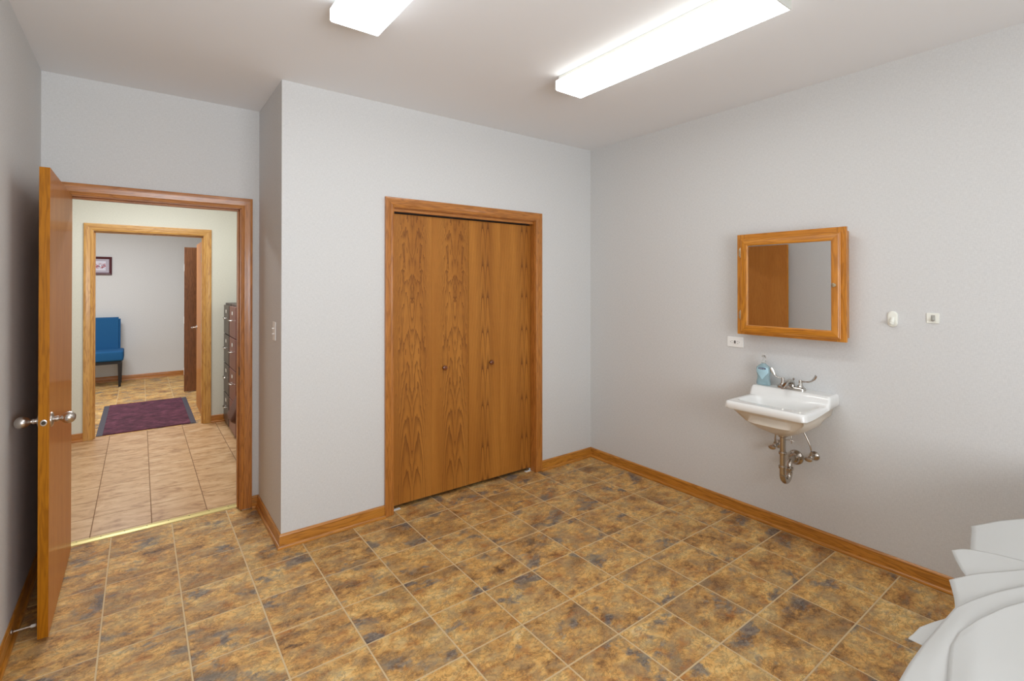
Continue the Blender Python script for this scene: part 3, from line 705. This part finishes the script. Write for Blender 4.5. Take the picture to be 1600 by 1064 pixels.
# soap bottle
sb = empty('soap_bottle', (3.180, 1.556, .9045), label='clear blue hand soap pump bottle on the corner end of the sink ledge', cat='soap bottle')
sb.rotation_euler.z = 0
bm = B()
prof = [(.0, .040, .018), (.003, .0435, .0215), (.020, .0420, .0215), (.042, .0370, .0195), (.060, .0375, .0195), (.080, .0425, .0215), (.098, .0440, .022), (.110, .0415, .0205), (.122, .031, .0175), (.130, .018, .0145), (.134, .0125, .0125), (.138, .0125, .0125)]
rs = []
for h_, a_, b2 in prof:
    r_ = []
    for k in range(36):
        t = 2 * math.pi * k / 36; c_, s_ = math.cos(t), math.sin(t); pw = .75 if h_ < .12 else 1
        r_.append(bm.verts.new((3.180 + b2 * math.copysign(abs(c_) ** pw, c_), 1.556 + a_ * math.copysign(abs(s_) ** pw, s_), .9048 + h_)))
    rs.append(r_)
for A, B_ in zip(rs, rs[1:]):
    for k in range(36): bm.faces.new((A[k], A[(k + 1) % 36], B_[(k + 1) % 36], B_[k]))
bm.faces.new(rs[0]); bm.faces.new(rs[-1]); bod = link('bottle_body', bm, M['soap'], sb, smooth=60)
def interp_prof(h_):
    for (h0, a0, b0), (h1, a1, b1) in zip(prof, prof[1:]):
        if h0 <= h_ <= h1: t = (h_ - h0) / (h1 - h0 + 1e-9); return a0 + (a1 - a0) * t, b0 + (b1 - b0) * t
    return prof[-1][1:]
def label_patch(outline, m, name, parent, off=.0006):
    """thin print wrapped on the -x face; outline: list (half-width fraction, height) from the bottom up"""
    bm = B(); rows = []
    for wf_, h_ in outline:
        a_, b2 = interp_prof(h_); row = []
        for k in range(13):
            y = (k / 6 - 1) * wf_ * a_; t = abs(y / a_); x = -b2 * (max(1 - t ** (2 / .75), 0)) ** (.75 / 2)
            row.append(bm.verts.new((3.180 + x - off, 1.556 + y, .9048 + h_)))
        rows.append(row)
    for A, B_ in zip(rows, rows[1:]):
        for k in range(12):
            if (A[k].co - A[k + 1].co).length < 1e-6 and (B_[k].co - B_[k + 1].co).length < 1e-6: continue
            bm.faces.new((A[k], A[k + 1], B_[k + 1], B_[k]))
    return link(name, bm, m, parent, smooth=60)
label_patch([(.04, .036), (.25, .046), (.5, .058), (.72, .070), (.86, .080), (.86, .088), (.82, .100), (.80, .112)], M['soaplabel'], 'front_label', bod)
label_patch([(.3, .0985), (.52, .101), (.58, .1045), (.52, .108), (.3, .1105)], M['soapnavy'], 'logo_oval', bod, .0012)
cu = bpy.data.curves.new('soap_text', 'FONT'); cu.body = 'Softsoap'; cu.size = .0105; cu.align_x = 'CENTER'; cu.align_y = 'CENTER'; cu.extrude = .0001
to = bpy.data.objects.new('soap_text', cu); C.objects.link(to)
dg = bpy.context.evaluated_depsgraph_get(); me = bpy.data.meshes.new_from_object(to.evaluated_get(dg)); bpy.data.objects.remove(to)
me.materials.clear(); me.materials.append(M['soapwhite'])
lt = bpy.data.objects.new('logo_lettering', me); C.objects.link(lt); lt.parent = bod
lt.rotation_euler = (R(90), 0, R(-90)); lt.location = (-.0240, 0, .1047)
bm = B(); lathe(bm, [(.0135, 0), (.0145, .002), (.0145, .013), (.009, .016), (.006, .018), (.006, .024), (.0045, .025), (.0045, .040)], (3.180, 1.556, 1.0412), 'z', 20); pc = link('pump_collar', bm, M['clearcap'], sb, smooth=40)
bm = B(); tube(bm, [(3.184, 1.560, 1.086), (3.172, 1.548, 1.089), (3.158, 1.536, 1.087), (3.148, 1.527, 1.080)], [.0065, .0065, .005, .0035], flat=[.8] * 4); lathe(bm, [(.0095, -.004), (.0105, .002), (.0095, .006), (0, .007)], (3.180, 1.556, 1.086), 'z', 16); link('pump_head', bm, M['clearcap'], sb, smooth=50)

# ------------------------------------------------------------------ door stop on the left baseboard
ds = empty('door_stop_spring', (XL + .012, 2.975, .058), label='thin white rod door stop with a rubber tip low behind the open entry door', cat='door stop')
bm = B(); lathe(bm, [(.010, 0), (.010, .004), (.004, .008), (.0035, .060), (.0035, .066)], (XL + .012, 2.975, .060), 'x', 14); link('rod', bm, M['nickel'], ds, smooth=40)
bm = B(); lathe(bm, [(.0045, .060), (.007, .063), (.007, .076), (.004, .079), (0, .079)], (XL + .012, 2.975, .060), 'x', 14); link('rubber_tip', bm, M['rubber'], ds, smooth=40)

# ------------------------------------------------------------------ exam table with paper
et = empty('exam_table', (2.1, -.06, 0), label='padded exam table hidden beneath the loose white paper, standing along the sink wall', cat='exam table')
bx('padded_top', 1.42, 3.02, -.36, .20, .70, .775, M['vinyl'], et, .02, seg=3)
bx('cabinet_base', 1.62, 2.95, -.30, .12, .08, .70, M['tablebody'], et, .005)
bx('plinth', 1.68, 2.90, -.26, .08, 0, .08, M['blackplastic'], et)
SH = [
    (0.79, [(2.074, 0.374), (2.038, 0.366), (1.955, 0.353), (1.874, 0.34), (1.715, 0.314)], [(2.074, 0.374), (2.177, 0.328), (2.266, 0.282), (2.457, 0.188)], .35),
    (0.797, [(1.824, 0.37), (1.769, 0.35), (1.721, 0.33), (1.677, 0.307), (1.631, 0.28)], [(1.824, 0.37), (1.851, 0.357), (1.871, 0.338), (1.892, 0.285), (1.9, 0.237), (1.917, 0.147)], .3),
    (0.804, [(1.622, 0.334), (1.579, 0.32), (1.536, 0.307), (1.498, 0.298), (1.469, 0.295), (1.393, 0.28)], [(1.622, 0.334), (1.685, 0.307), (1.78, 0.256), (1.831, 0.228), (1.968, 0.151)], .3),
    (0.798, [(1.494, 0.299), (1.443, 0.302), (1.397, 0.318), (1.359, 0.329), (1.323, 0.331), (1.296, 0.334), (1.295, 0.31)], [(1.494, 0.299), (1.582, 0.255), (1.664, 0.208)], .1),
    (0.811, [(1.474, 0.295), (1.384, 0.299), (1.273, 0.304), (1.19, 0.305), (1.123, 0.303), (1.029, 0.295), (0.904, 0.288)], [(1.474, 0.295), (1.547, 0.276), (1.634, 0.247), (1.714, 0.214), (1.907, 0.125)], .3),
    (0.817, [(1.364, 0.267), (1.303, 0.267), (1.245, 0.258), (1.185, 0.247), (1.095, 0.237), (0.967, 0.232)], [(1.364, 0.267), (1.457, 0.25), (1.555, 0.224), (1.633, 0.194), (1.793, 0.118)], .3)]
def resample(P, n):
    P = [Vector((a, c, 0)) for a, c in P]; L = [0]
    for a, c in zip(P, P[1:]): L.append(L[-1] + (c - a).length)
    out = []
    for k in range(n + 1):
        d = L[-1] * k / n; i = 0
        while i < len(L) - 2 and L[i + 1] < d: i += 1
        out.append(P[i].lerp(P[i + 1], (d - L[i]) / (L[i + 1] - L[i])))
    return out
tp = empty('table_paper', (1.9, .1, .79), label='crumpled white exam table paper folded in jagged layers over the table edge', cat='paper')
for si, (z, left, top, ext) in enumerate(SH):
    top = top + [(top[-1][0] + (top[-1][0] - top[-2][0]) * ext * 3, top[-1][1] + (top[-1][1] - top[-2][1]) * ext * 3)]
    A, T = resample(left, 40), resample(top, 28); bm = B(); G = []
    for a in A:
        row = []
        for t in T:
            q = a + t - T[0]; e = min((t - T[0]).length / .1, 1)
            zz = z + .0012 * math.sin(q.x * 13 + si * 1.7 + q.y * 9) * e + .0004 * math.sin(q.y * 40 - q.x * 11 + si) * e + .004 * e
            row.append(bm.verts.new((q.x, q.y, zz)))
        G.append(row)
    for i in range(40):
        for j in range(28): bm.faces.new((G[i][j], G[i][j + 1], G[i + 1][j + 1], G[i + 1][j]))
    o = link('paper_fold', bm, M['paper'], tp, smooth=60)
    md = o.modifiers.new('solid', 'SOLIDIFY'); md.thickness = .0006

bm = B(); G = [[bm.verts.new((1.44 + 1.53 * i / 40, -.33 + .525 * j / 16, .7775 + .0012 * (1 + math.sin(i * .55 + j * .3)) )) for j in range(17)] for i in range(41)]
for i in range(40):
    for j in range(16): bm.faces.new((G[i][j], G[i + 1][j], G[i + 1][j + 1], G[i][j + 1]))
o = link('paper_cover', bm, M['paper'], tp, smooth=60); md = o.modifiers.new('solid', 'SOLIDIFY'); md.thickness = .0006; md.offset = 1
# ------------------------------------------------------------------ corridor: two file cabinets and a leather chair
def file_cabinet(y0, y1, m, label):
    X0, X1, ht = .757, 1.42, 1.335
    r = empty('file_cabinet', ((X0 + X1) / 2, (y0 + y1) / 2, 0), label=label, cat='file cabinet', group='file cabinets in the corridor')
    bx('carcass', X0 + .018, X1, y0, y1, 0, ht, M['cab_side'], r, .003)
    for k in range(4):
        z0 = .035 + k * .322; z1 = z0 + .312
        d = bx('drawer', X0, X0 + .02, y0 + .008, y1 - .008, z0, z1, m, r, .003)
        yc = (y0 + y1) / 2; zc = z0 + .17
        bm = B(); tube(bm, [(X0 - .001, yc - .045, zc), (X0 - .028, yc - .040, zc + .002), (X0 - .030, yc, zc + .002), (X0 - .028, yc + .040, zc + .002), (X0 - .001, yc + .045, zc)], .0055, seg=8)
        link('drawer_handle', bm, M['chrome'], d, smooth=60)
        bm = B(); box(bm, X0 - .003, X0 + .001, yc - .035, yc + .035, zc + .055, zc + .095); link('label_holder', bm, M['chrome'], d, bevel=.001)
        bm = B(); box(bm, X0 - .0036, X0 - .0028, yc - .028, yc + .028, zc + .060, zc + .090); link('card', bm, M['plate'], d)
    return r
file_cabinet(5.535, 5.975, M['cab_red'], 'reddish brown four-drawer file cabinet, the nearer one in the corridor')
file_cabinet(6.005, 6.405, M['cab_grey'], 'grey-brown four-drawer file cabinet beside the corridor doorway casing')
ch = empty('corridor_chair', (1.02, 4.98, 0), label='brown leather chair mostly hidden behind the entry door jamb', cat='chair')
def pad(name, c, hx, hy, hz, m, parent, rot=(0, 0, 0), r=.05):
    bm = B(); box(bm, -hx, hx, -hy, hy, -hz, hz)
    bmesh.ops.bevel(bm, geom=bm.edges[:], offset=min(r, hx * .9, hy * .9, hz * .9), segments=5, profile=.6, affect='EDGES')
    o = link(name, bm, m, None, smooth=50); o.parent = parent; o.location = Vector(c) - Vector(parent.location); o.rotation_euler = rot; return o
pad('seat', (.97, 4.98, .47), .25, .25, .06, M['leather'], ch)
pad('backrest', (1.24, 4.98, .80), .05, .24, .27, M['leather'], ch, (0, R(10), 0))
for yy in (4.73, 5.23):
    pad('armrest', (.98, yy, .62), .20, .03, .03, M['leather'], ch, r=.028)
    bm = B(); tube(bm, [(.90, yy, .60), (.90, yy, .50), (.95, yy - .04 * (1 if yy > 5 else -1), .44)], .012); link('arm_support', bm, M['blackplastic'], ch, smooth=50)
pad('seat_bolster', (.720, 5.06, .43), .045, .14, .125, M['leather'], ch, (0, R(25), 0), r=.044)
for sx in (-1, 1):
    for sy in (-1, 1):
        bm = B(); tube(bm, [(1.02 + sx * .17, 4.98 + sy * .18, .42), (1.02 + sx * .20, 4.98 + sy * .21, 0)], [.018, .013], sub=2); link('leg', bm, M['blackwood'], ch, smooth=50)

# ------------------------------------------------------------------ waiting room: doors, chair, picture, mat
d3 = struct(empty('door_3', (.575, 6.60, .01)))
LX = .578
bm = B(); box(bm, LX, LX + .035, 6.56, 7.45, .012, 2.045, 2); link('door_leaf', bm, M['oak_door'], d3, bevel=.001)
for sg, x in ((-1, LX), (1, LX + .035)):
    bm = B(); lathe(bm, [(.030, 0), (.030, .006 * sg), (.012, .010 * sg), (.011, .045 * sg)], (x, 7.385, 1.00), 'x', 20); tube(bm, [(x + .042 * sg, 7.385, 1.0), (x + .055 * sg, 7.375, 1.0), (x + .058 * sg, 7.33, 1.0), (x + .056 * sg, 7.28, 1.0)], [.010, .010, .008, .007], seg=12)
    link('lever_handle', bm, M['nickel'], d3, smooth=50)
for z in (.20, 1.05, 1.84):
    bm = B(); lathe(bm, [(.007, -.05), (.007, .05)], (DX1 - .002, 6.552, z), 'z', 12)
    box(bm, DX1 - .003, DX1 - .001, 6.505, 6.552, z - .05, z + .05); link('hinge', bm, M['nickel'], d3, smooth=40)
d4 = struct(empty('door_4', (.9, 8.45, .01)))
bm = B(); box(bm, .508, 1.27, 8.45, 8.485, .012, 2.072, 2); link('door_leaf', bm, M['dark_door'], d4, bevel=.001)
for z in (.3, 1.03, 1.78):
    bm = B(); box(bm, .5055, .508, 8.452, 8.483, z - .05, z + .05); link('hinge', bm, M['plate'], d4)
bc = empty('side_chair', (-.46, 9.75, 0), label='blue upholstered armless chair with black legs against the far wall', cat='chair')
pad('seat', (-.455, 9.705, .465), .262, .235, .075, M['bluefab'], bc, r=.03)
bm = B(); box(bm, -.235, .235, -.045, .045, -.28, .28); bmesh.ops.bevel(bm, geom=bm.edges[:], offset=.025, segments=4, affect='EDGES')
o = link('backrest', bm, M['bluefab'], None, smooth=50); o.parent = bc; o.location = Vector((-.475, 9.955, .745)) - Vector(bc.location); o.rotation_euler = (R(-7), 0, 0)
bx('seat_rail', -.69, -.22, 9.50, 9.92, .345, .39, M['blackwood'], bc, .004)
for lx, ly in ((-.695, 9.49), (-.262, 9.49), (-.695, 9.90), (-.262, 9.90)):
    bm = B(); t = .045
    lo = [bm.verts.new((lx + t / 2 + a * .015, ly + t / 2 + c * .015, 0)) for a, c in ((-1, -1), (1, -1), (1, 1), (-1, 1))]
    hi = [bm.verts.new((lx + t / 2 + a * .023, ly + t / 2 + c * .023, .36)) for a, c in ((-1, -1), (1, -1), (1, 1), (-1, 1))]
    for k in range(4): bm.faces.new((lo[k], lo[(k + 1) % 4], hi[(k + 1) % 4], hi[k]))
    bm.faces.new(lo); bm.faces.new(hi); link('leg', bm, M['blackwood'], bc, bevel=.002)
pf = empty('framed_picture', (-.60, YW1 - .012, 1.83), label='small burgundy framed picture on the far wall, cut by the corridor doorway', cat='picture')
pts = [(-.845, YW1 - .001, 1.69), (-.845, YW1 - .001, 1.975), (-.355, YW1 - .001, 1.975), (-.355, YW1 - .001, 1.69)]
for bm in sweep_segments(pts, (0, -1, 0), [(0, 0), (0, .018), (-.010, .024), (-.024, .020), (-.034, .014), (-.034, 0)], closed=True, flip=1): link('frame_side', bm, M['burgundy'], pf, smooth=25)
bx('mat_board', -.812, -.388, YW1 - .008, YW1 - .002, 1.723, 1.942, M['matboard'], pf)
bx('art_print', -.770, -.430, YW1 - .0092, YW1 - .008, 1.760, 1.905, M['art'], pf, loc=(-.6, YW1 - .0085, 1.83))
fm = empty('floor_mat', (.06, 7.30, 0), label='burgundy floor mat with grey rubber edges inside the far doorway', cat='mat')
bm = B(); box(bm, -.300, .455, 6.53, 8.07, .0005, .011, 0); link('mat_pile', bm, M['mat'], fm, bevel=.003)
for xa, xb in ((-.352, -.300), (.455, .507)): bx('rubber_edge', xa, xb, 6.53, 8.07, .0005, .006, M['matedge'], fm, .002)
